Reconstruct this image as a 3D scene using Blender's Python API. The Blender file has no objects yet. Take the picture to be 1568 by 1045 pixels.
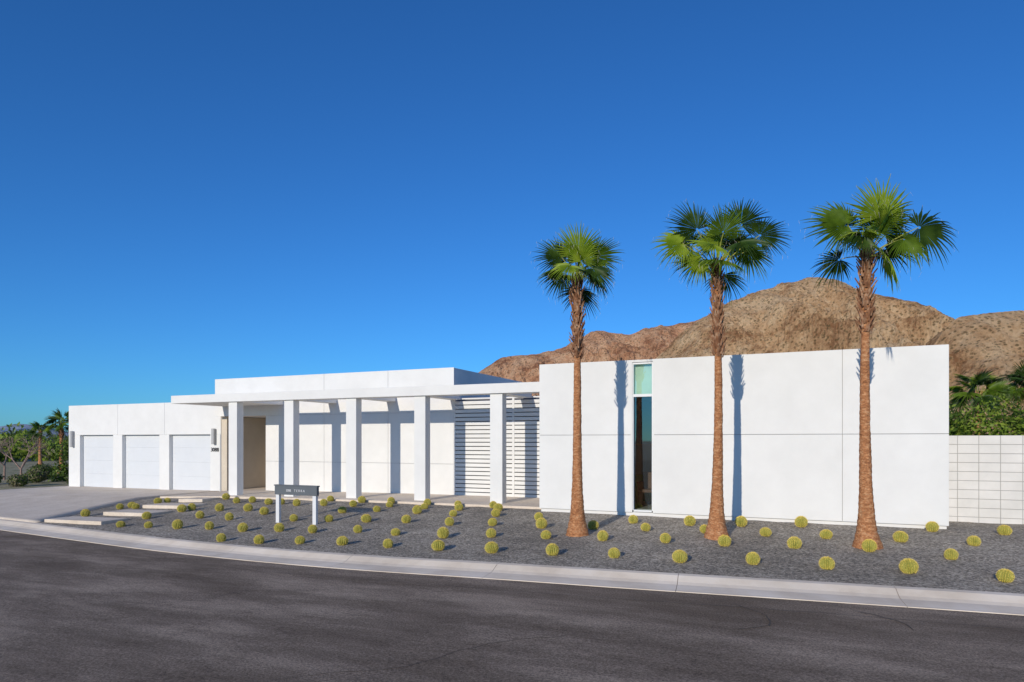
import bpy, math, random
from mathutils import Vector, noise, Matrix
random.seed(7)
sc=bpy.context.scene
F=Vector((-.401,.916,0)).normalized();R=Vector((.916,.401,0)).normalized();UP=Vector((0,0,1))
CAMH=2.3   # everything below is surveyed relative to eye level, then lifted by CAMH
TOP=[]
def link(o,parent=None):
    sc.collection.objects.link(o)
    if parent is not None:o.parent=parent
    else:TOP.append(o)
    return o
def empty(name):
    e=bpy.data.objects.new(name,None);e.empty_display_size=.3
    return link(e)
def mesh(name,vs,fs,mats,parent=None,idx=None,smooth=False):
    me=bpy.data.meshes.new(name);me.from_pydata([tuple(v) for v in vs],[],fs)
    for m in (mats if isinstance(mats,(list,tuple)) else [mats]):me.materials.append(m)
    if idx:me.polygons.foreach_set('material_index',idx)
    if smooth:me.polygons.foreach_set('use_smooth',[True]*len(fs))
    me.update()
    return link(bpy.data.objects.new(name,me),parent)
BF=[(0,3,2,1),(4,5,6,7),(0,1,5,4),(1,2,6,5),(2,3,7,6),(3,0,4,7)]
def boxv(x0,x1,y0,y1,z0,z1):
    return [(x0,y0,z0),(x1,y0,z0),(x1,y1,z0),(x0,y1,z0),(x0,y0,z1),(x1,y0,z1),(x1,y1,z1),(x0,y1,z1)]
def boxes(name,bl,mat,parent=None,bevel=.008):
    vs=[];fs=[]
    for b in bl:
        k=len(vs);vs+=boxv(*b);fs+=[tuple(i+k for i in f) for f in BF]
    o=mesh(name,vs,fs,mat,parent)
    if bevel:
        m=o.modifiers.new('b','BEVEL');m.width=bevel;m.segments=2;m.limit_method='ANGLE'
    return o
# ---------------- materials
def newmat(name):
    m=bpy.data.materials.new(name);m.use_nodes=True
    return m,m.node_tree,m.node_tree.nodes,m.node_tree.links,m.node_tree.nodes['Principled BSDF']
def mat(name,cols,scale=3,detail=6,rough=.85,bump=0,bscale=60,bdist=.01,scale3=None,spec=.3,layers=()):
    m,t,n,l,p=newmat(name)
    tc=n.new('ShaderNodeTexCoord');src=tc.outputs['Object']
    if scale3:
        mp=n.new('ShaderNodeMapping');mp.inputs['Scale'].default_value=scale3;l.new(src,mp.inputs[0]);src=mp.outputs[0]
    p.inputs['Roughness'].default_value=rough;p.inputs['Specular IOR Level'].default_value=spec
    nz=n.new('ShaderNodeTexNoise');nz.inputs['Scale'].default_value=scale;nz.inputs['Detail'].default_value=detail;nz.inputs['Roughness'].default_value=.6
    l.new(src,nz.inputs['Vector'])
    r=n.new('ShaderNodeValToRGB');e=r.color_ramp.elements
    e[0].position=cols[0][0];e[0].color=(*cols[0][1],1);e[1].position=cols[-1][0];e[1].color=(*cols[-1][1],1)
    for c in cols[1:-1]:
        x=e.new(c[0]);x.color=(*c[1],1)
    l.new(nz.outputs['Fac'],r.inputs[0]);out=r.outputs[0]
    for kind,s,lo,hi,amt in layers:   # multiply layers
        if kind=='noise':
            q=n.new('ShaderNodeTexNoise');q.inputs['Detail'].default_value=5;f=q.outputs['Fac']
        elif kind=='cell':
            q=n.new('ShaderNodeTexVoronoi');f=q.outputs['Color']
        q.inputs['Scale'].default_value=s
        l.new(src,q.inputs['Vector'])
        mr=n.new('ShaderNodeMapRange');mr.inputs[1].default_value=lo;mr.inputs[2].default_value=hi
        mr.inputs[3].default_value=1-amt;mr.inputs[4].default_value=1+amt*.6
        if kind=='cell':
            sp=n.new('ShaderNodeSeparateColor');l.new(f,sp.inputs[0]);f=sp.outputs[0]
        l.new(f,mr.inputs[0])
        mx=n.new('ShaderNodeVectorMath');mx.operation='SCALE'
        l.new(out,mx.inputs[0]);l.new(mr.outputs[0],mx.inputs['Scale']);out=mx.outputs[0]
    l.new(out,p.inputs['Base Color'])
    if bump:
        b=n.new('ShaderNodeTexNoise');b.inputs['Scale'].default_value=bscale;b.inputs['Detail'].default_value=4
        l.new(src,b.inputs['Vector'])
        bp=n.new('ShaderNodeBump');bp.inputs['Strength'].default_value=bump;bp.inputs['Distance'].default_value=bdist
        l.new(b.outputs['Fac'],bp.inputs['Height']);l.new(bp.outputs[0],p.inputs['Normal'])
    return m
def flat(name,c,rough=.6,metal=0,spec=.4):
    return mat(name,[(.35,tuple(x*.93 for x in c)),(.65,c)],scale=4,rough=rough,spec=spec)
M_wall=mat('white_stucco',[(.3,(.715,.71,.69)),(.7,(.77,.765,.745))],scale=.8,detail=8,rough=.9,bump=.3,bscale=80,bdist=.005,spec=.15,layers=[('noise',3.5,.3,.7,.02)])
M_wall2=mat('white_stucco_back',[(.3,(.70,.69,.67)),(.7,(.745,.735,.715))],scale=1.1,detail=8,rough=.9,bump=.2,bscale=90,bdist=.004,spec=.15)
M_core=flat('wall_core',(.42,.42,.41),.9)
M_door=mat('garage_door_paint',[(.3,(.64,.66,.68)),(.7,(.67,.69,.71))],scale=2,rough=.5)
M_taupe=mat('entry_stucco',[(.3,(.58,.50,.40)),(.7,(.64,.56,.45))],scale=2,rough=.9)
M_conc=mat('concrete',[(.3,(.62,.52,.41)),(.5,(.69,.59,.48)),(.7,(.76,.66,.55))],scale=1.3,detail=9,rough=.9,bump=.3,bscale=50,bdist=.004,layers=[('noise',14,.35,.65,.08)])
M_curb=mat('curb_concrete',[(.3,(.68,.57,.45)),(.5,(.78,.67,.54)),(.7,(.84,.74,.62))],scale=1.7,detail=10,rough=.9,bump=.4,bscale=40,bdist=.005,layers=[('noise',.5,.35,.65,.1)])
M_grav=mat('grey_gravel',[(.25,(.22,.185,.15)),(.5,(.39,.34,.275)),(.75,(.63,.555,.455))],scale=26,detail=8,rough=.95,bump=1,bscale=38,bdist=.035,layers=[('cell',30,0,1,.6),('noise',.45,.35,.65,.2),('noise',2.2,.35,.65,.14)])
M_dry=mat('dry_grass_ground',[(.3,(.20,.20,.09)),(.5,(.34,.30,.17)),(.7,(.48,.39,.26))],scale=1.5,detail=9,rough=.95,bump=1,bscale=14,bdist=.05)
M_ground=mat('desert_ground',[(.3,(.26,.22,.16)),(.7,(.38,.32,.25))],scale=.05,detail=12,rough=.95,layers=[('noise',.6,.4,.6,.25)])
M_black=flat('black_metal',(.03,.03,.035),.5)
M_alu=flat('window_frame_paint',(.72,.73,.74),.4)
M_grey=flat('fixture_grey',(.42,.42,.42),.45)
M_signp=flat('sign_panel_grey',(.12,.135,.15),.5)
M_white=flat('white_paint',(.74,.74,.74),.5)
# ---------------- terrain helpers
def lerp(t,pts):
    if t<=pts[0][0]:return pts[0][1]
    for (a,b),(c,d) in zip(pts,pts[1:]):
        if t<=c:return b+(d-b)*(t-a)/(c-a)
    return pts[-1][1]
zf=[(-32,-2.2),(-23,-2.15),(-18,-1.97),(-12,-1.90),(4,-1.85)]
zc=[(-32,-2.45),(-22,-2.38),(-15.4,-2.32),(-11.7,-2.27),(-7.8,-2.22),(-4.75,-2.15)]
yc=[(-70,15.5),(-40,13.4),(-30,12.6),(-22,12.1),(-20,11.8),(-15.4,11.16),(-11.7,10.65),(-7.8,10.48),(-4.75,10.5),(-1.7,10.8),(1.2,11.15),(2.84,11.3),(8,11.6),(40,12.5)]
def ycs(X): return sum(lerp(X+d,yc) for d in (-2,-1,0,1,2))/5
def zcs(X): return sum(lerp(X+d,zc) for d in (-1,0,1))/3
def zfs(X): return sum(lerp(X+d,zf) for d in (-1,0,1))/3
def g(X,Y):
    c=ycs(X);t=max(0,min(1,(Y-c)/(16.4-c)))
    return zcs(X)*(1-t)+zfs(X)*t
def yard(name,x0,x1,step,mat_,ymax,lift=0,xr=None,bumpy=0):
    n=int(round((x1-x0)/step));vs=[];fs=[];ts=[i/24 for i in range(25)]
    ye=[16.4+(ymax-16.4)*(k/12) for k in range(1,13)]
    rows=len(ts)+len(ye)
    for i in range(n+1):
        X=x0+(x1-x0)*i/n;c=ycs(X)
        for Y in [c+(16.4-c)*t for t in ts]+ye:
            XX=X
            if xr: XX=x0+(xr(Y)-x0)*i/n
            z=g(XX,Y)+lift
            if bumpy: z+=bumpy*(noise.noise(Vector((XX*1.3,Y*1.3,0)))-.5)*min(1,(Y-c)/1.)
            vs.append((XX,Y,z))
    for i in range(n):
        for j in range(rows-1):
            a=i*rows+j;fs.append((a,a+rows,a+rows+1,a+1))
    if lift>.02:   # skirt
        k=len(vs);per=[i*rows for i in range(n+1)]+[n*rows+j for j in range(1,rows)]
        for p in per:
            v=vs[p];vs.append((v[0],v[1],v[2]-.3))
        for q in range(len(per)-1):fs.append((per[q],k+q,k+q+1,per[q+1]))
    return mesh(name,vs,fs,mat_,smooth=True)
# ground sheet
S=5000
mesh('ground',[(-S,-S,-2.70),(S,-S,-2.70),(S,S,-2.70),(-S,S,-2.70)],[(0,1,2,3)],M_ground)
yard('gravel_yard',-33,40,.5,M_grav,70,bumpy=.03)
yard('dry_lot',-75,-33,.5,M_dry,70,bumpy=.05)
def xr(Y):return -20.1-1.9*max(0,min(1,(Y-12)/5))
yard('driveway',-32,-20.1,.7,M_conc,20.3,lift=.045,xr=xr)
# road
m,t,n,l,p=newmat('asphalt');M_asph=m
p.inputs['Roughness'].default_value=.95;p.inputs['Specular IOR Level'].default_value=.08
tc=n.new('ShaderNodeTexCoord')
def nz(scale,detail=6,rough=.6,vec=None):
    q=n.new('ShaderNodeTexNoise');q.inputs['Scale'].default_value=scale;q.inputs['Detail'].default_value=detail;q.inputs['Roughness'].default_value=rough
    l.new(vec if vec else tc.outputs['Object'],q.inputs['Vector']);return q.outputs['Fac']
mp=n.new('ShaderNodeMapping');mp.inputs['Scale'].default_value=(.4,1.3,1);mp.inputs['Rotation'].default_value=(0,0,-.1);l.new(tc.outputs['Object'],mp.inputs[0])
r=n.new('ShaderNodeValToRGB');e=r.color_ramp.elements
e[0].position=.38;e[0].color=(.165,.125,.092,1);e[1].position=.64;e[1].color=(.37,.29,.22,1)
x=e.new(.5);x.color=(.235,.182,.137,1)
l.new(nz(.8,9,.7,mp.outputs[0]),r.inputs[0])
r2=n.new('ShaderNodeValToRGB');e=r2.color_ramp.elements
e[0].position=.36;e[0].color=(.4,.4,.4,1);e[1].position=.66;e[1].color=(1.8,1.8,1.8,1)
l.new(nz(38,6,.85),r2.inputs[0])
mx=n.new('ShaderNodeMix');mx.data_type='RGBA';mx.blend_type='MULTIPLY';mx.inputs[0].default_value=1
l.new(r.outputs[0],mx.inputs[6]);l.new(r2.outputs[0],mx.inputs[7]);l.new(mx.outputs[2],p.inputs['Base Color'])
bp=n.new('ShaderNodeBump');bp.inputs['Strength'].default_value=.8;bp.inputs['Distance'].default_value=.012
l.new(nz(60,4,.75),bp.inputs['Height']);l.new(bp.outputs[0],p.inputs['Normal'])
vs=[];fs=[];N=230
for i in range(N+1):
    X=-75+i*.5
    for k,dy in enumerate((-60,-30,-12,-4,-.74)):
        vs.append((X,ycs(X)+dy,zcs(X)-.115+(-.0 if k==4 else .01)))
for i in range(N):
    for j in range(4):a=i*5+j;fs.append((a,a+5,a+6,a+1))
mesh('road',vs,fs,M_asph,smooth=True)
M_tar=flat('crack_sealer',(.085,.068,.054),.85)
vs=[];fs=[]
def crack(pts,w):
    k=len(vs);P=[]
    for (a,b),(c,d) in zip(pts,pts[1:]):
        for q in range(14):
            t=q/14;x_=a+(c-a)*t;y_=b+(d-b)*t;P.append((x_+.05*noise.noise(Vector((x_*3,y_*3,1))),y_+.07*noise.noise(Vector((x_*3,y_*3,9)))))
    for i,(x_,y_) in enumerate(P):
        q=P[min(i+1,len(P)-1)];q0=P[max(i-1,0)];dx,dy=q[0]-q0[0],q[1]-q0[1];L_=math.hypot(dx,dy)+1e-6
        ww=w*(.55+.9*abs(noise.noise(Vector((x_*5,y_*5,4)))))*(1 if 3<i<len(P)-3 else .4);z=zcs(x_)-.101
        vs.extend([(x_-dy/L_*ww,y_+dx/L_*ww,z),(x_+dy/L_*ww,y_-dx/L_*ww,z)])
    for i in range(len(P)-1):a=k+2*i;fs.append((a,a+1,a+3,a+2))
crack([(-.9,9.6),(-.4,9.1),(-.35,8.6),(-.8,8.2)],.014)
crack([(.6,9.9),(1.1,9.5),(1.25,9.0)],.014)
crack([(-14,9.6),(-9,9.0),(-4,9.05),(0.,9.5),(3,9.7)],.007)
crack([(-9,6.2),(-8,7.0),(-7.8,8.2)],.007)
crack([(-4.6,4.8),(-3.6,5.6),(-3.2,6.6),(-2.2,7.5)],.007)
mesh('road_cracks',vs,fs,M_tar)
# rolled curb with joints
prof=[(-.78,-.25),(-.78,-.105),(-.70,-.102),(-.40,-.085),(-.30,-.06),(-.20,-.02),(-.13,.008),(.0,.015),(.02,.0),(.02,-.3)]
vs=[];fs=[];X=-75.
while X<39:
    x1=X+3.05;ns=7;base=len(vs);P=len(prof)
    for i in range(ns):
        xx=X+.004+(x1-X-.008)*i/(ns-1);t_=(ycs(xx+.1)-ycs(xx-.1))/.2;nn=Vector((-t_,1,0)).normalized()
        for dy,dz in prof:
            vs.append((xx+nn.x*dy,ycs(xx)+nn.y*dy,zcs(xx)+dz))
    for i in range(ns-1):
        for j in range(P-1):a=base+i*P+j;fs.append((a,a+P,a+P+1,a+1))
    fs.append(tuple(base+j for j in range(P)));fs.append(tuple(base+(ns-1)*P+j for j in reversed(range(P))))
    X=x1
mesh('curb',vs,fs,M_curb)
# ---------------- house
H=empty('modern_house')
def wallpanels(name,xs,zs,y,m_=M_wall,th=.03,gap=.010,skip=()):
    bl=[]
    for i in range(len(xs)-1):
        for j in range(len(zs)-1):
            if (i,j) in skip:continue
            bl.append((xs[i]+(gap/2 if i else 0),xs[i+1]-(gap/2 if i<len(xs)-2 else 0),y,y+th,zs[j]+(gap/2 if j else 0),zs[j+1]-(gap/2 if j<len(zs)-2 else 0)))
    return boxes(name,bl,m_,H,.004)
wx0,wx1=-3.92,-3.34;zt=2.03;zb=-1.80
wallpanels('wing_wall_left',[-6.39,-3.92],[zb,.145,zt],16.42)
wallpanels('wing_wall_right',[-3.34,.85,2.86],[zb,.145,zt],16.42)
boxes('wing_core',[(-6.38,-3.925,16.45,16.7,zb+.002,zt-.003),(-3.335,2.85,16.45,16.7,zb+.002,zt-.003)],M_core,H,0)
boxes('wing_sides',[(-6.385,-6.15,16.7,26,zb,zt-.005),(2.62,2.855,16.7,26,zb,zt-.005),(-6.15,2.62,25.8,26,zb,zt-.005)],M_wall,H)
boxes('wing_roof',[(-6.15,2.62,16.702,25.8,1.78,1.95)],M_wall2,H)
boxes('wing_foundation',[(-6.36,2.83,16.47,25.9,-2.1,-1.803)],M_wall2,H)
boxes('wing_floor',[(-6.14,2.61,16.72,25.7,-1.80,-1.74)],mat('floor_tile',[(.3,(.4,.38,.35)),(.7,(.5,.48,.45))],rough=.5),H,0)
boxes('window_reveal',[(wx0-.004,wx0+.03,16.425,16.69,-1.80,zt-.002),(wx1-.03,wx1+.004,16.425,16.69,-1.80,zt-.002),(wx0+.03,wx1-.03,16.425,16.69,1.97,zt-.002)],M_wall,H,0)
boxes('window_frame',[(wx0+.031,wx0+.06,16.45,16.56,-1.75,1.96),(wx1-.06,wx1-.031,16.45,16.56,-1.75,1.96),(wx0+.06,wx1-.06,16.45,16.56,1.92,1.96),(wx0+.06,wx1-.06,16.45,16.56,-1.79,-1.74),(wx0+.06,wx1-.06,16.45,16.56,1.10,1.17)],M_alu,H,.004)
m,t,n,l,p=newmat('window_glass')
n.remove(p);o=n['Material Output'];g1=n.new('ShaderNodeBsdfGlossy');g1.inputs['Roughness'].default_value=.02;g1.inputs['Color'].default_value=(.8,.88,.9,1)
tr=n.new('ShaderNodeBsdfTransparent');tr.inputs[0].default_value=(.75,.84,.82,1);fr=n.new('ShaderNodeFresnel');fr.inputs[0].default_value=2.4
ms=n.new('ShaderNodeMixShader');l.new(fr.outputs[0],ms.inputs[0]);l.new(tr.outputs[0],ms.inputs[1]);l.new(g1.outputs[0],ms.inputs[2]);l.new(ms.outputs[0],o.inputs[0]);M_glass=m
mesh('window_glass',[(wx0+.05,16.53,-1.75),(wx1-.05,16.53,-1.75),(wx1-.05,16.53,1.93),(wx0+.05,16.53,1.93)],[(0,1,2,3)],M_glass,H)
boxes('roller_shade',[(wx0+.05,wx1-.05,16.60,16.61,1.12,1.93)],flat('shade_fabric',(.66,.80,.70)),H,0)
boxes('interior_partition',[(-6.1,-5.95,16.75,20.5,-1.74,1.77),(-1.5,-1.35,16.75,20.5,-1.74,1.77),(-5.95,-1.5,20.3,20.5,-1.74,1.77)],flat('interior_wall',(.42,.50,.50)),H,0)
boxes('blue_painting',[(-5.3,-3.5,20.24,20.29,-.1,1.2)],flat('paint_blue',(.08,.35,.6)),H,0)
boxes('armchair',[(-3.9,-3.45,17.2,17.7,-1.36,-1.28),(-3.9,-3.45,17.7,17.76,-1.3,-.85),(-3.93,-3.89,17.2,17.7,-1.74,-1.1),(-3.46,-3.42,17.2,17.7,-1.74,-1.1),(-3.95,-3.87,17.15,17.7,-1.12,-1.08),(-3.48,-3.40,17.15,17.7,-1.12,-1.08)],flat('chair_wood',(.16,.07,.04)),H,.01)
boxes('green_cabinet',[(-5.2,-4.0,18.9,19.4,-1.74,-1.0)],flat('green_fabric',(.2,.45,.12)),H,0)
# portico back wall + upper volume
D=19.8
wallpanels('portico_wall',[-19.2,-16.35,-13.5,-10.84],[-1.95,-.8,.98],D,M_wall)
wallpanels('upper_volume_front',[-21.9,-16.35,-13.5,-10.83],[.985,2.5],D-.002,M_wall)
boxes('portico_wall_core',[(-19.19,-10.85,D+.03,D+.3,-1.95,.985)],M_core,H,0)
boxes('upper_volume',[(-21.88,-10.835,D+.03,26.5,.995,2.49)],M_wall,H,.01)
boxes('rear_body',[(-19.1,-6.5,22.9,26.4,-2.0,.99)],M_wall2,H)
boxes('louver_return',[(-10.95,-10.84,D+.31,22.9,-1.95,.99)],M_wall2,H)
boxes('entry_wall',[(-21.9,-21.6,20.13,22.9,-2.1,.98)],M_taupe,H)
boxes('entry_back_wall',[(-21.6,-19.2,22.7,22.9,-2.0,.98)],M_taupe,H)
boxes('entry_right_wall',[(-19.2,-19.0,D+.31,22.7,-2.0,.98)],M_wall2,H)
boxes('entry_door',[(-20.9,-19.7,22.62,22.69,-1.9,.6)],flat('door_brown',(.10,.07,.05)),H)
bl=[];z=-1.86
while z<1.36:
    bl.append((-10.78,-6.42,D,D+.05,z,z+.112));z+=.14
boxes('louver_slats',bl,M_wall,H,.004)
boxes('louver_posts',[(-10.83,-10.78,D-.01,D+.08,-1.9,1.42),(-8.66,-8.58,D-.012,D-.002,-1.9,1.42),(-10.78,-6.42,D-.01,D+.06,1.395,1.44)],M_wall,H,.004)
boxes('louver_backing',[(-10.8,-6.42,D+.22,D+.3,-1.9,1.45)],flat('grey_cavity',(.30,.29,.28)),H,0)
cols=[-18.7,-16.15,-13.56,-10.97,-8.37]
boxes('columns',[(x,x+.4,17.5,17.8,-1.98,1.379) for x in cols],M_wall,H,.01)
boxes('canopy_beam',[(-21.5,-6.392,17.42,17.92,1.38,1.67)],M_wall,H,.01)
boxes('canopy_cross_beams',[(x,x+.4,17.921,D-.004,1.385,1.655) for x in cols[1:]]+[(-21.49,-18.3,17.921,D-.004,1.385,1.655)],M_wall,H,.008)
# garage
G=20.1;gz=-2.2
doors=[(-30.8,-28.51),(-27.9,-25.52),(-24.92,-22.5)]
boxes('garage_piers',[(-31.6,-30.8,G,G+.3,gz,.26),(-28.51,-27.9,G,G+.3,gz,.26),(-25.52,-24.92,G,G+.3,gz,.26),(-22.5,-21.95,G,G+.3,gz,.26)],M_wall,H,.008)
wallpanels('garage_header',[-31.6,-28.2,-25.2,-21.92],[.262,1.64],G,M_wall)
boxes('garage_core',[(-31.59,-21.93,G+.03,G+.3,.265,1.63)],M_core,H,0)
boxes('garage_body',[(-31.6,-31.3,G+.3,27,gz,1.62),(-31.3,-21.94,G+.3,27,1.3,1.5),(-31.3,-21.94,26.7,27,gz,1.3),(-21.93,-21.905,G+.01,26,gz,1.62)],M_wall2,H)
bl=[]
for a,b in doors:
    z=gz+.06
    for k in range(4):
        bl.append((a-.05,b+.05,G+.18,G+.23,z,z+.611));z+=.613
boxes('garage_doors',bl,M_door,H,.0012)
def sconce(x,z0,z1,par):
    return [(x-.05,x+.05,G-.03,G-.001,z0+.2,z1-.2),(x-.07,x+.07,G-.15,G-.031,z0,z1)]
boxes('wall_sconces',sconce(-31.25,-.3,.45,H)+sconce(-22.22,-.15,.5,H),M_grey,H,.015)
def text(name,s,size,loc,mt,par,ext=.01):
    c=bpy.data.curves.new(name,'FONT');c.body=s;c.size=size;c.extrude=ext;c.align_x='CENTER'
    tmp=bpy.data.objects.new(name+'_c',c);sc.collection.objects.link(tmp)
    bpy.context.view_layer.update()
    me=bpy.data.meshes.new_from_object(tmp.evaluated_get(bpy.context.evaluated_depsgraph_get()))
    bpy.data.objects.remove(tmp);me.materials.clear();me.materials.append(mt)
    o=bpy.data.objects.new(name,me);o.rotation_euler=(math.radians(90),0,0);o.location=loc
    link(o,par);return o
text('house_number','3088',.23,(-22.23,G-.015,-.45),M_black,H)
def slab(name,x0,x1,y0,y1,lift,th,m_,par=None):
    n_=max(1,int((x1-x0)/1.));vs=[];fs=[]
    for i in range(n_+1):
        x=x0+(x1-x0)*i/n_
        for y in (y0,y1):
            z=lift+(zfs(x) if y0>=16.4 else g(x,(y0+y1)/2));vs+= [(x,y,z),(x,y,z-th)]
    for i in range(n_):
        a=i*4;b=a+4
        fs+=[(a,b,b+2,a+2),(a,a+1,b+1,b),(a+2,b+2,b+3,a+3)]
    fs+=[(0,2,3,1),(n_*4,n_*4+1,n_*4+3,n_*4+2)]
    return mesh(name,vs,fs,m_,par)
slab('portico_floor',-21.55,-6.4,17.0,22.6,.05,.4,M_conc,H)
for i,(a,b,c,d) in enumerate([(-19.95,-17.5,12.0,12.8),(-19.3,-17.3,13.3,14.1),(-19.3,-17.4,14.6,15.4),(-19.2,-18.1,15.85,16.6)]):
    slab('stepping_slab' if i==0 else 'stepping_slab.%03d'%i,a,b,c,d,.06,.3,M_conc)
# ---------------- block wall
m_blk=mat('painted_block',[(.3,(.62,.60,.56)),(.7,(.74,.71,.67))],scale=1.5,detail=8,rough=.9,bump=.5,bscale=60,bdist=.004)
BW=empty('block_wall')
bl=[]
for c in range(10):
    for k in range(46):
        x=2.9+k*.408;z=-1.945+c*.207
        j=random.uniform(-.003,.003)
        bl.append((x,x+.396,18.0+j,18.19,z,z+.195))
boxes('blocks',bl,m_blk,BW,.004)
boxes('mortar',[(2.88,21.6,18.012,18.178,-2.2,.118)],flat('mortar',(.38,.37,.35),.9),BW,0)
# ---------------- sign
SG=empty('house_sign')
zs=-2.13
boxes('posts',[(-12.5,-12.39,13.24,13.32,zs,-1.40),(-11.3,-11.19,13.24,13.32,zs,-1.40)],M_white,SG,.006)
boxes('panel',[(-12.53,-11.16,13.235,13.325,-1.395,-1.17)],M_signp,SG,.006)
boxes('top_cap',[(-12.55,-11.14,13.225,13.335,-1.169,-1.14)],M_signp,SG,.004)
text('lettering','3088    T E R R A',.085,(-11.84,13.228,-1.31),M_white,SG,.004)
# ---------------- barrel cactus
m_cb=mat('cactus_skin',[(.3,(.22,.23,.045)),(.7,(.38,.35,.07))],scale=9,rough=.7)
m_cs=mat('cactus_spines',[(.3,(.80,.60,.10)),(.7,(.92,.76,.22))],scale=20,rough=.6)
def cactus_mesh(seed):
    rr=random.Random(seed);vs=[];fs=[];ix=[];NR=19;A=NR*4;RG=13;R0=.128
    for j in range(RG+1):
        ph=-math.pi*.42+(math.pi*.92)*j/RG
        for i in range(A):
            th=2*math.pi*i/A;w=[1,.92,.83,.92][i%4];w=1-(1-w)*max(.0,math.cos(ph))
            r_=R0*w*math.cos(ph);vs.append((r_*math.cos(th),r_*math.sin(th),.11+R0*.95*math.sin(ph)*(1 if ph<1.2 else .97)))
    for j in range(RG):
        for i in range(A):
            a=j*A+i;b=j*A+(i+1)%A;fs.append((a,b,b+A,a+A));ix.append(0)
    fs.append(tuple(RG*A+i for i in range(A)));ix.append(1)
    for k in range(NR):
        th=2*math.pi*k/NR
        for j in range(15):
            ph=-.9+j*.158
            nrm=Vector((math.cos(ph)*math.cos(th),math.cos(ph)*math.sin(th),math.sin(ph)))
            c=Vector((R0*nrm.x,R0*nrm.y,.11+R0*.95*nrm.z))
            for q in range(5):
                d=(nrm*.8+Vector((rr.uniform(-1,1),rr.uniform(-1,1),rr.uniform(-1,1)))).normalized()
                s=d.cross(Vector((rr.uniform(-1,1),rr.uniform(-1,1),rr.uniform(-1,1)))).normalized()*.0028
                L_=rr.uniform(.015,.03);a=len(vs);vs+=[c-s,c+s,c+d*L_];fs.append((a,a+1,a+2));ix.append(1)
    me=bpy.data.meshes.new('barrel_cactus');me.from_pydata([tuple(v) for v in vs],[],fs);me.materials.append(m_cb);me.materials.append(m_cs)
    me.polygons.foreach_set('material_index',ix);me.update();return me
cm=[cactus_mesh(1),cactus_mesh(2),cactus_mesh(3)]
C="""-1970,1305 -1943,1445 -2008,1437 -1984,1465 -1966,1546 -1654,1188 -1702,1303 -1559,1196
-1700,1416 -1463,1203 -1961,1574 -1694,1446 -1359,1212 -1539,1341 -1590,1451 -1189,1094
-1417,1331 -1783,1657 -1243,1207 -1490,1467 -1613,1607 -1526,1582 -1080,1097 -1659,1587
-1389,1428 -1148,1226 -1476,1590 -1218,1355 -1404,1577 -989,1119 -1048,1232 -1111,1368
-1313,1592 -1369,1690 -1165,1490 -884,1130 -1213,1597 -941,1258 -1244,1685 -1006,1383
-1085,1531 -1094,1611 -769,1132 -834,1251 -1137,1685 -900,1399 -951,1529 -975,1603
-1009,1680 -654,1132 -708,1250 -774,1392 -827,1516 -863,1607 -905,1680 -543,1139
-608,1281 -668,1417 -718,1543 -750,1624 -796,1680 -424,1149 -489,1295 -546,1411
-589,1514 -313,1165 -370,1311 -423,1429 -190,1171 -250,1330 -313,1445 -359,1529
-78,1195 -132,1335 -187,1460 -232,1539 -10,1351 -69,1459 -122,1563 41,1199
50,1468 2,1591 117,1368 173,1473 252,1607 162,1215 235,1338 297,1474 371,1605 277,1206 400,1210 372,1340 445,1480 520,1600""".split()
for i,c in enumerate(C):
    x,y=[int(v)/100 for v in c.split(',')]
    o=bpy.data.objects.new('barrel_cactus' if i==0 else 'barrel_cactus.%03d'%i,random.choice(cm))
    s=random.uniform(.76,1.0);o.scale=(s,s,s*random.uniform(.85,1.05));o.rotation_euler=(random.uniform(-.14,.14),random.uniform(-.14,.14),random.uniform(0,6.28))
    o.location=(x+random.uniform(-.04,.04),y,g(x,y)-.015);link(o)
# ---------------- palms
def leafmat(name,c0,c1,trans=.35):
    m,t,n,l,p=newmat(name);n.remove(p);o=n['Material Output']
    tc=n.new('ShaderNodeTexCoord');q=n.new('ShaderNodeTexNoise');q.inputs['Scale'].default_value=6;l.new(tc.outputs['Object'],q.inputs['Vector'])
    r=n.new('ShaderNodeValToRGB');r.color_ramp.elements[0].position=.35;r.color_ramp.elements[1].position=.65
    r.color_ramp.elements[0].color=(*c0,1);r.color_ramp.elements[1].color=(*c1,1);l.new(q.outputs['Fac'],r.inputs[0])
    d=n.new('ShaderNodeBsdfPrincipled');d.inputs['Roughness'].default_value=.45;d.inputs['Specular IOR Level'].default_value=.25
    T=n.new('ShaderNodeBsdfTranslucent');ms=n.new('ShaderNodeMixShader');ms.inputs[0].default_value=trans
    l.new(r.outputs[0],d.inputs['Base Color']);l.new(r.outputs[0],T.inputs[0]);l.new(d.outputs[0],ms.inputs[1]);l.new(T.outputs[0],ms.inputs[2]);l.new(ms.outputs[0],o.inputs[0]);return m
M_lf=leafmat('palm_leaf',(.08,.145,.012),(.14,.23,.02))
M_lfb=leafmat('palm_leaf_young',(.21,.32,.02),(.33,.43,.04),.4)
M_lfd=leafmat('palm_leaf_dark',(.022,.052,.008),(.048,.092,.013),.2)
M_pet=mat('palm_petiole',[(.3,(.25,.28,.05)),(.7,(.40,.38,.08))],scale=8,rough=.5)
M_thr=flat('leaf_thread',(.5,.48,.38),.8)
M_trunk=mat('palm_trunk',[(.25,(.22,.085,.035)),(.5,(.46,.20,.085)),(.75,(.66,.39,.21))],scale=3.2,detail=9,rough=.9,bump=1,bscale=7,bdist=.03,scale3=(3.2,3.2,7),layers=[('noise',9,.35,.65,.3)])
M_boot=mat('palm_boots',[(.25,(.08,.032,.016)),(.5,(.26,.12,.06)),(.75,(.58,.40,.26))],scale=9,detail=6,rough=.9)
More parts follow.
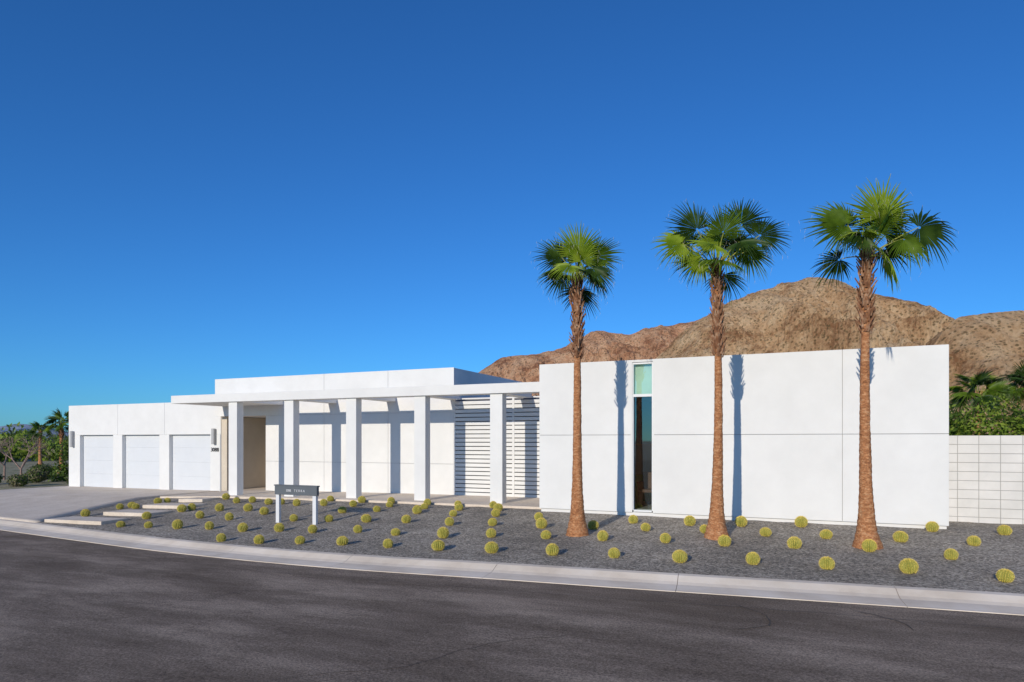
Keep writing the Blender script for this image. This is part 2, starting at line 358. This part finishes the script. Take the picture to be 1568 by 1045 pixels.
def tube(V,Fc,IX,p0,p1,r0,r1,mi,sides=5,bend=None,seg=4):
    d=(p1-p0).normalized();a=d.cross(Vector((.3,.2,1))).normalized();b=d.cross(a);k=len(V)
    for j in range(seg+1):
        t=j/seg;c=p0.lerp(p1,t)+(bend*(4*t*(1-t)) if bend else Vector())
        r=r0+(r1-r0)*t
        for i in range(sides):
            th=2*math.pi*i/sides;V.append(c+(a*math.cos(th)+b*math.sin(th))*r)
    for j in range(seg):
        for i in range(sides):
            q=k+j*sides+i;w=k+j*sides+(i+1)%sides;Fc.append((q,w,w+sides,q+sides));IX.append(mi)
def blade(V,Fc,IX,rr,base,d,n_,Rl,mi,spread=112,N=19,droop=.1,cup=.22):
    d=d.normalized();n_=(n_-d*n_.dot(d)).normalized();s=n_.cross(d)
    sp=math.radians(spread);dl=sp/N
    for i in range(-N,N+1):
        th=i/N*sp+rr.uniform(-.02,.02);L_=Rl*(.66+.34*math.cos(th*.8))*rr.uniform(.9,1.06)
        tw=rr.uniform(-.08,.08);drp=droop*rr.uniform(.3,2.);k=len(V);out=rr.uniform(-.05,.1)
        for f,hwf,off in ((.05,1,0),(.25,1,0),(.5,1,0),(.64,.72,.3),(.83,.42,.7),(1.,.03,1)):
            r=f*L_;t2=th+tw*off;u=d*math.cos(t2)+s*math.sin(t2);v=-d*math.sin(t2)+s*math.cos(t2)
            hw=(min(r,.5*L_))*math.tan(dl/2)*hwf*1.05
            c=base+u*r-n_*((cup+out*off)*r*r/Rl)-UP*(drp*L_*f**3.5)
            fold=.95*hw
            V+= [c-v*hw-n_*fold,c+n_*fold*.6,c+v*hw-n_*fold]
        if rr.random()<.35:   # dry thread hanging from the tip
            e=V[-2];q=len(V);dx=Vector((rr.uniform(-.05,.05),rr.uniform(-.05,.05),-rr.uniform(.04,.14)))
            V+=[e,e+Vector((.004,.002,0)),e+dx];Fc.append((q,q+1,q+2));IX.append(4)
        for j in range(5):
            a=k+j*3;Fc+= [(a,a+1,a+4,a+3),(a+1,a+2,a+5,a+4)];IX+=[mi,mi]
def cb(v):return R*v[0]+UP*v[1]-F*v[2]
def palm(x,y,zb,zh,bootz,leaves,rnd,seed,flare=1.,rlo=.112,name_i=0,gscale=1.):
    rr=random.Random(seed);E=empty('palm_tree' if name_i==0 else 'palm_tree.%03d'%name_i)
    lean=Vector((rr.uniform(-.03,.03),rr.uniform(-.03,.03),0))
    def cx(z):
        t=(z-zb)/(zh-zb);return Vector((x,y,0))+lean*math.sin(t*3.1)*1.5
    V=[];Fc=[];IX=[];K=30;NZ=150
    for j in range(NZ+1):
        z=zb-.05+(zh+.02-zb)*j/NZ;t=(z-zb);c=cx(z)
        r0=rlo-.009*max(0,t)+flare*.125*math.exp(-max(0,t)/.38)+.025*math.exp(-max(0,t)/1.4)
        r0*=1+.03*math.sin(z*52+math.sin(z*9))
        for i in range(K):
            th=2*math.pi*i/K
            w=1+.07*noise.noise(Vector((math.cos(th)*2.2,math.sin(th)*2.2,z*5)))+.06*noise.noise(Vector((math.cos(th)*7,math.sin(th)*7,z*1.5)))
            V.append(c+Vector((math.cos(th)*r0*w,math.sin(th)*r0*w,z)))
    for j in range(NZ):
        for i in range(K):
            a=j*K+i;b=j*K+(i+1)%K;Fc.append((a,b,b+K,a+K));IX.append(0)
    mesh('trunk',V,Fc,[M_trunk],E,IX,True)
    V=[];Fc=[];IX=[];nb=int((zh-bootz)*85)
    for k in range(nb):
        z=bootz+(zh+.05-bootz)*k/nb;th=k*2.39996+rr.uniform(-.2,.2);c=cx(z)
        o=Vector((math.cos(th),math.sin(th),0));s=Vector((-o.y,o.x,0))
        w=rr.uniform(.03,.05);h=rr.uniform(.10,.2);out=rr.uniform(.03,.11);b0=c+UP*z+o*(rlo-.03)
        sk=s*rr.uniform(-.06,.06)
        a=len(V);tipz=b0+UP*h+o*out+sk
        V+=[b0-s*w-UP*.03,b0+s*w-UP*.03,b0+o*.03-UP*.03,tipz-s*w*.45,tipz+s*w*.35+UP*rr.uniform(-.03,.03),tipz+o*.012-UP*.01]
        Fc+=[(0+a,2+a,5+a,3+a),(2+a,1+a,4+a,5+a),(3+a,5+a,4+a),(1+a,0+a,3+a,4+a)];IX+=[0]*4
    mesh('leaf_bases',V,Fc,[M_boot],E,IX)
    V=[];Fc=[];IX=[];hub=cx(zh)+UP*zh
    def leaf(bv,dv,Rl,mi,nh,droop=.08):
        b=hub+bv;st=hub+bv.normalized()*.03-UP*.08
        tube(V,Fc,IX,st,b,.015,.008,3,5,UP*.04+bv.cross(UP)*.03)
        blade(V,Fc,IX,rr,b,dv,nh,Rl,mi,spread=rr.uniform(100,128),droop=droop)
    for bv,dv,Rl,mi,nh in leaves:
        leaf(cb(bv),cb(dv).normalized(),Rl,mi,cb(nh),.05 if dv[1]>0 else .14)
    for k in range(rnd):
        az=k*2.39996+seed;el=math.radians(75-100*k/max(1,rnd-1))
        d=Vector((math.cos(az)*math.cos(el),math.sin(az)*math.cos(el),math.sin(el)))
        pl=rr.uniform(.3,.48)*gscale;dv=(d+Vector((d.x,d.y,0))*.2-UP*.35).normalized()
        leaf(d*pl,dv,rr.uniform(.5,.65)*gscale,rr.choice([0,2,1,2]),UP+Vector((rr.uniform(-1,1),rr.uniform(-1,1),0))*.9,.15)
    for k in range(4):
        d=(UP+Vector((rr.uniform(-.3,.3),rr.uniform(-.3,.3),0))).normalized();tube(V,Fc,IX,hub-UP*.05,hub+d*rr.uniform(.5,.8)*gscale,.02,.004,1)
    mesh('crown',V,Fc,[M_lf,M_lfb,M_lfd,M_pet,M_thr],E,IX)
    return E
f1=(0,.35,1)
P1=[((0,.50,.2),(.0,1,.1),.75,1,f1),((-.36,.45,.15),(-.95,.45,.1),.62,2,f1),((.34,.45,.1),(.85,.6,.1),.66,0,f1),
 ((-.18,.2,.4),(-.45,-.35,.5),.52,1,(0,.8,.7)),((.28,.15,.35),(.5,-.35,.4),.5,2,(0,.8,.7)),((-.3,.12,-.1),(-.5,-.7,0),.5,2,f1),((.4,.2,-.1),(.7,-.45,-.1),.55,0,f1),((.2,.5,-.3),(.4,.9,-.3),.62,0,f1),((-.2,.5,-.25),(-.45,.9,-.3),.62,0,f1),((.05,.3,.3),(.1,.5,.4),.45,1,f1)]
P2=[((-.42,.72,.1),(-.45,.7,.1),.72,2,f1),((.5,.85,0),(.55,.85,0),.72,2,f1),((.85,.6,.1),(1,.4,.1),.68,2,f1),((-.75,.42,.2),(-.9,-.05,.2),.62,1,f1),
 ((-.2,.3,.5),(-.35,-.1,.5),.62,1,(0,.7,.8)),((.3,.35,.5),(.3,-.1,.5),.62,2,(0,.7,.8)),((.55,.25,.2),(.7,-.5,.2),.62,0,f1),((-.35,.1,.2),(-.6,-.7,.2),.5,1,f1),((.05,.6,.3),(.1,.7,.4),.6,0,f1),((.1,.55,-.3),(.2,1,-.2),.6,2,f1),((-.45,.5,-.2),(-.8,.4,-.2),.65,0,f1),((.5,.5,-.2),(.8,.4,-.2),.65,0,f1)]
P3=[((.15,.62,.2),(.08,1,.15),.82,1,f1),((.5,.65,-.2),(.6,.85,0),.66,0,f1),((.85,.42,.2),(.95,-.15,.2),.78,2,f1),((-.42,.5,.1),(-1,.25,.1),.82,0,f1),
 ((-.25,.6,-.3),(-.5,.9,-.3),.65,2,f1),((.45,.15,.4),(.6,-.55,.3),.6,0,(0,.6,.9)),((-.3,.2,.4),(-.55,-.4,.4),.48,2,(0,.6,.9)),((.02,.38,.4),(-.1,.3,.5),.5,1,f1),((.45,.4,-.2),(.8,.3,-.1),.7,2,f1)]
palm(-4.40,13.56,g(-4.4,13.56),3.47,1.78,P1,5,11,flare=.95,rlo=.104)
palm(-1.59,14.09,g(-1.59,14.09),3.58,1.74,P2,5,23,flare=1.,rlo=.102,name_i=1)
palm(1.15,14.10,g(1.15,14.1),3.54,2.05,P3,6,31,flare=1.,rlo=.108,name_i=2)
palm(5.9,28.8,-2.2,1.65,1.0,[],17,5,name_i=3,gscale=1.25)
palm(4.6,31.5,-2.2,2.2,1.4,[],14,9,name_i=4,gscale=1.1)
palm(8.1,31.5,-2.2,2.1,1.2,[],14,15,name_i=5,gscale=1.2)
# ---------------- foliage masses
M_fA=leafmat('foliage_green',(.04,.085,.012),(.13,.2,.03),.3)
M_fB=leafmat('foliage_bright',(.16,.25,.03),(.28,.36,.05),.35)
M_fC=leafmat('foliage_grey',(.13,.13,.06),(.25,.22,.13),.2)
M_bark=mat('bark',[(.3,(.20,.13,.11)),(.7,(.38,.27,.22))],scale=8,rough=.95)
def foliage(name,blobs,mats,leaf,dens,parent=None,seed=1):
    rr=random.Random(seed);V=[];Fc=[];IX=[]
    for (cx_,cy_,cz_,rx,ry,rz) in blobs:
        n_=int(dens*(rx*ry+ry*rz+rx*rz))
        tone=rr.choice(range(len(mats)))
        for k in range(n_):
            d=Vector((rr.gauss(0,1),rr.gauss(0,1),rr.gauss(0,1))).normalized();q=rr.uniform(.55,1.08)
            q*=1+.25*noise.noise(d*2.3+Vector((cx_,cy_,cz_)))
            c=Vector((cx_+d.x*rx*q,cy_+d.y*ry*q,cz_+d.z*rz*q))
            a=Vector((rr.gauss(0,1),rr.gauss(0,1),rr.gauss(0,1))).normalized();b=a.cross(d+Vector((.01,0,.02))).normalized();s=leaf*rr.uniform(.6,1.4)
            k0=len(V);V+=[c-a*s,c+b*s*.45,c+a*s,c-b*s*.45];Fc.append((k0,k0+1,k0+2,k0+3));IX.append(tone if rr.random()<.7 else rr.randrange(len(mats)))
    return mesh(name,V,Fc,mats,parent,IX)
bl=[]
rr=random.Random(3)
for k in range(34):
    x=3.3+k*.42;bl.append((x,20.4+rr.uniform(-.3,.5),.05+rr.uniform(-.2,.3),.55,.6,.75+rr.uniform(-.1,.25)))
    bl.append((x,20.5,-1.2,.6,.7,.8))
foliage('hedge',bl,[M_fA,M_fB,M_fA],.06,560,seed=4)
bl=[(3.9+rr.uniform(-.4,.4),26.5,0.2+rr.uniform(-.6,1.1),.9,.8,.8) for _ in range(7)]+[(9.5+rr.uniform(-2.2,2.2),27,rr.uniform(-.5,1.),1.2,1,.9) for _ in range(14)]
foliage('broadleaf_tree',bl,[M_fA,M_fA,M_fB],.08,330,seed=6)
def pos(px,depth):
    a=(px-784)/1010;return F*depth+R*(a*depth)
bl=[];rr=random.Random(12)
for k in range(70):
    dpt=rr.uniform(75,150);px=rr.uniform(-160,135);p_=pos(px,dpt);h=rr.uniform(.9,2.2)
    bl.append((p_.x,p_.y,-2.4+h*.9,rr.uniform(2,4.5),2.5,h))
foliage('distant_trees',bl,[M_fA,M_fC,M_fA,M_fB],.28,26,seed=8)
E=empty('garden_shrub');bl=[]
for k in range(10):
    bl.append((-36.5+rr.uniform(-.8,.8),24+rr.uniform(-.8,.8),-1.4+rr.uniform(-.6,1.5),.6,.6,.7))
foliage('leaves',bl,[M_fB,M_fA],.08,420,E,9)
tv=[];tf=[];ti=[]
for k in range(6):
    b0=Vector((-36.5,24,-2.3));tube(tv,tf,ti,b0,b0+Vector((rr.uniform(-.7,.7),rr.uniform(-.7,.7),rr.uniform(1.4,2.4))),.04,.012,0)
mesh('stems',tv,tf,[M_bark],E,ti)
for i,(x,y,s) in enumerate([(-34.9,19.7,.45),(-36.9,21.8,.5),(-37.5,20.0,.5),(-40,24,.7),(-33.6,21.6,.4)]):
    E=empty('desert_shrub' if i==0 else 'desert_shrub.%03d'%i)
    foliage('leaves',[(x+rr.uniform(-.3,.3)*s,y+rr.uniform(-.3,.3)*s,-2.15+s*.5,s*.9,s*.9,s*.65) for _ in range(4)],[M_fA,M_fC],.06,700,E,20+i)
    tv=[];tf=[];ti=[]
    for k in range(5):
        b0=Vector((x,y,-2.3));tube(tv,tf,ti,b0,b0+Vector((rr.uniform(-.4,.4),rr.uniform(-.4,.4),.9))*s,.02,.006,0)
    mesh('stems',tv,tf,[M_bark],E,ti)
def sparse_tree(x,y,zb,h,i,seed):
    E=empty('sparse_tree' if i==0 else 'sparse_tree.%03d'%i);rr=random.Random(seed);tv=[];tf=[];ti=[];tips=[]
    def br(p,d,L_,r,lv):
        q=p+d*L_;tube(tv,tf,ti,p,q,r,r*.65,0,5,None,2)
        if lv==0:tips.append(q);return
        for k in range(rr.choice([2,3,3])):
            nd=(d+Vector((rr.gauss(0,.5),rr.gauss(0,.5),rr.gauss(.05,.3)))).normalized();br(q,nd,L_*rr.uniform(.62,.85),r*.62,lv-1)
        tips.append(q)
    br(Vector((x,y,zb)),Vector((.05,0,1)),h*.26,.07,5)
    mesh('branches',tv,tf,[M_bark],E,ti)
    foliage('leaves',[(q.x,q.y,q.z,.16,.16,.14) for q in tips[::3]],[M_fC,M_fC,M_fA],.025,120,E,seed)
sparse_tree(-36.0,20.5,-2.3,3.3,0,5)
sparse_tree(-41.,22.5,-2.3,3.4,1,8)
palm(-46.2,28.9,-2.3,1.1,.2,[],14,3,name_i=6,gscale=1.3)
palm(-63.4,37.8,-2.4,.9,.2,[],12,4,name_i=7,gscale=1.3)
# ---------------- hills
def hillmat(name,dark,mid,light,scrub):
    m,t,n,l,p=newmat(name);p.inputs['Roughness'].default_value=.95;p.inputs['Specular IOR Level'].default_value=.1
    tc=n.new('ShaderNodeTexCoord')
    def N_(s,d=8,r_=.65):
        q=n.new('ShaderNodeTexNoise');q.inputs['Scale'].default_value=s;q.inputs['Detail'].default_value=d;q.inputs['Roughness'].default_value=r_;l.new(tc.outputs['Object'],q.inputs['Vector']);return q.outputs['Fac']
    r=n.new('ShaderNodeValToRGB');e=r.color_ramp.elements;e[0].position=.40;e[0].color=(*dark,1);e[1].position=.58;e[1].color=(*light,1);x=e.new(.47);x.color=(*mid,1)
    l.new(N_(.04,15,.8),r.inputs[0])
    v=n.new('ShaderNodeTexVoronoi');v.inputs['Scale'].default_value=.5;v.inputs['Randomness'].default_value=1;l.new(tc.outputs['Object'],v.inputs['Vector'])
    mr=n.new('ShaderNodeMapRange');mr.inputs[1].default_value=.28;mr.inputs[2].default_value=.48;mr.inputs[3].default_value=.85;mr.inputs[4].default_value=0
    l.new(v.outputs['Distance'],mr.inputs[0])
    mm=n.new('ShaderNodeMath');mm.operation='MULTIPLY';l.new(mr.outputs[0],mm.inputs[0])
    m2=n.new('ShaderNodeMapRange');m2.inputs[1].default_value=.42;m2.inputs[2].default_value=.54;l.new(N_(.3,6,.75),m2.inputs[0]);l.new(m2.outputs[0],mm.inputs[1])
    mx=n.new('ShaderNodeMix');mx.data_type='RGBA';l.new(mm.outputs[0],mx.inputs[0]);l.new(r.outputs[0],mx.inputs[6]);mx.inputs[7].default_value=(*scrub,1)
    l.new(mx.outputs[2],p.inputs['Base Color'])
    bp=n.new('ShaderNodeBump');bp.inputs['Strength'].default_value=1;bp.inputs['Distance'].default_value=3.5;l.new(N_(.3,10,.8),bp.inputs['Height']);l.new(bp.outputs[0],p.inputs['Normal'])
    return m
def hill(name,d0,ridge,depthf,m_,NS=400,NT=150,rough=1.,seed=0,back=180):
    s0,s1=ridge[0][0],ridge[-1][0];V=[];Fc=[]
    for i in range(NS+1):
        s=s0+(s1-s0)*i/NS;Hh=(lerp(s-3,ridge)+2*lerp(s,ridge)+lerp(s+3,ridge))/4+2.7
        for j in range(NT+1):
            t=j/NT
            if t<.8: q=t/.8;dd=d0-depthf*(1-q);pr=q**1.1
            else: q=(t-.8)/.2;dd=d0+back*q;pr=(1-q)**1.3
            w=4*pr*(1-pr) if t<.8 else .2*pr
            sk=s+dd*.35
            gl=noise.ridged_multi_fractal(Vector((sk/34,dd/80,seed)),.9,2.1,6,1.,2.)   # gullies carve down
            fr=noise.fractal(Vector((s/12,dd/12,seed+5)),.7,2.,6)
            z=Hh*pr-rough*(w*Hh*.34*max(0,min(1.2,1.35-gl*.8))) +rough*fr*(.9+w*2.8)-2.7-(1 if pr<.02 else 0)
            pnt=F*dd+R*s;V.append((pnt.x,pnt.y,z))
    n1=NT+1
    for i in range(NS):
        for j in range(NT):a=i*n1+j;Fc.append((a,a+n1,a+n1+1,a+1))
    return mesh(name,V,Fc,m_,smooth=False)
M_h1=hillmat('hill_rock',(.36,.185,.09),(.62,.38,.20),(.80,.56,.33),(.17,.12,.055))
M_h2=hillmat('hill_rock_red',(.32,.145,.08),(.56,.295,.165),(.70,.44,.27),(.17,.11,.055))
hill('hill',450,[(60,-2.7),(80,30),(96,55),(123,81),(147.5,94.5),(176,106),(203,112),(221,110.5),(234,105.6),(245.5,101),(259,98.5),(274,96),(288,89),(297,84),(319,70),(363,50),(420,20),(460,-2.7)],250,M_h1,seed=1.3)
hill('hill.001',700,[(-190,-2.7),(-120,30),(-58,58),(-32,75),(-13,88.7),(4,91.5),(32,93),(60,102),(89,118.5),(122,114),(150,121),(191,128),(229,135),(323,142),(400,120),(520,60),(600,-2.7)],300,M_h2,seed=4.1)
hill('hill.002',330,[(150,-2.7),(180,12),(195,26),(211,50.6),(217.6,60),(230.6,64),(243.7,65.5),(256,65.7),(283,68.6),(332,72),(420,60),(500,20),(540,-2.7)],190,M_h1,seed=7.7)
M_far=mat('far_mountain_haze',[(.35,(.24,.30,.40)),(.65,(.30,.35,.44))],scale=.002,rough=1)  # distance haze painted into the base colour as a blue tone
hill('far_mountains',4200,[(-6500,-2.7),(-5200,60),(-4300,90),(-3600,80),(-3290,80),(-3150,110),(-3020,100),(-2900,60),(-2700,30),(-2300,20),(-1500,-2.7)],900,M_far,NS=160,NT=30,rough=.6,seed=3,back=900)
# ---------------- light
el=18.;az=Vector((.08,1,0)).normalized()
ld=(az*math.cos(math.radians(el))-UP*math.sin(math.radians(el)))
L=bpy.data.lights.new('sun','SUN');L.energy=3.4;L.angle=math.radians(.5);L.color=(1,.905,.765)
lo=bpy.data.objects.new('sun',L);lo.rotation_euler=ld.to_track_quat('-Z','Y').to_euler();link(lo)
w=bpy.data.worlds.new('World');sc.world=w;w.use_nodes=True;n=w.node_tree.nodes;l=w.node_tree.links
bg=n['Background'];sk=n.new('ShaderNodeTexSky');sk.sky_type='NISHITA';sk.sun_disc=False
sk.sun_elevation=math.radians(el);sk.sun_rotation=math.radians(180-4.6);sk.altitude=300;sk.air_density=1.;sk.dust_density=.3;sk.ozone_density=3.
mu=n.new('ShaderNodeMix');mu.data_type='RGBA';mu.blend_type='MULTIPLY';mu.inputs[0].default_value=1;mu.inputs[7].default_value=(.25,.72,1.27,1)
l.new(sk.outputs[0],mu.inputs[6]);l.new(mu.outputs[2],bg.inputs[0]);bg.inputs[1].default_value=.103
# camera
c=bpy.data.cameras.new('camera');c.lens=23.19;c.sensor_width=36;c.shift_y=.0973;c.clip_end=20000;c.clip_start=.1
co=bpy.data.objects.new('camera',c);co.rotation_euler=(math.radians(90),0,math.atan2(.401,.916));link(co)
for o in TOP:o.location.z+=CAMH
sc.camera=co
sc.view_settings.view_transform='Standard';sc.view_settings.look='None';sc.view_settings.exposure=0
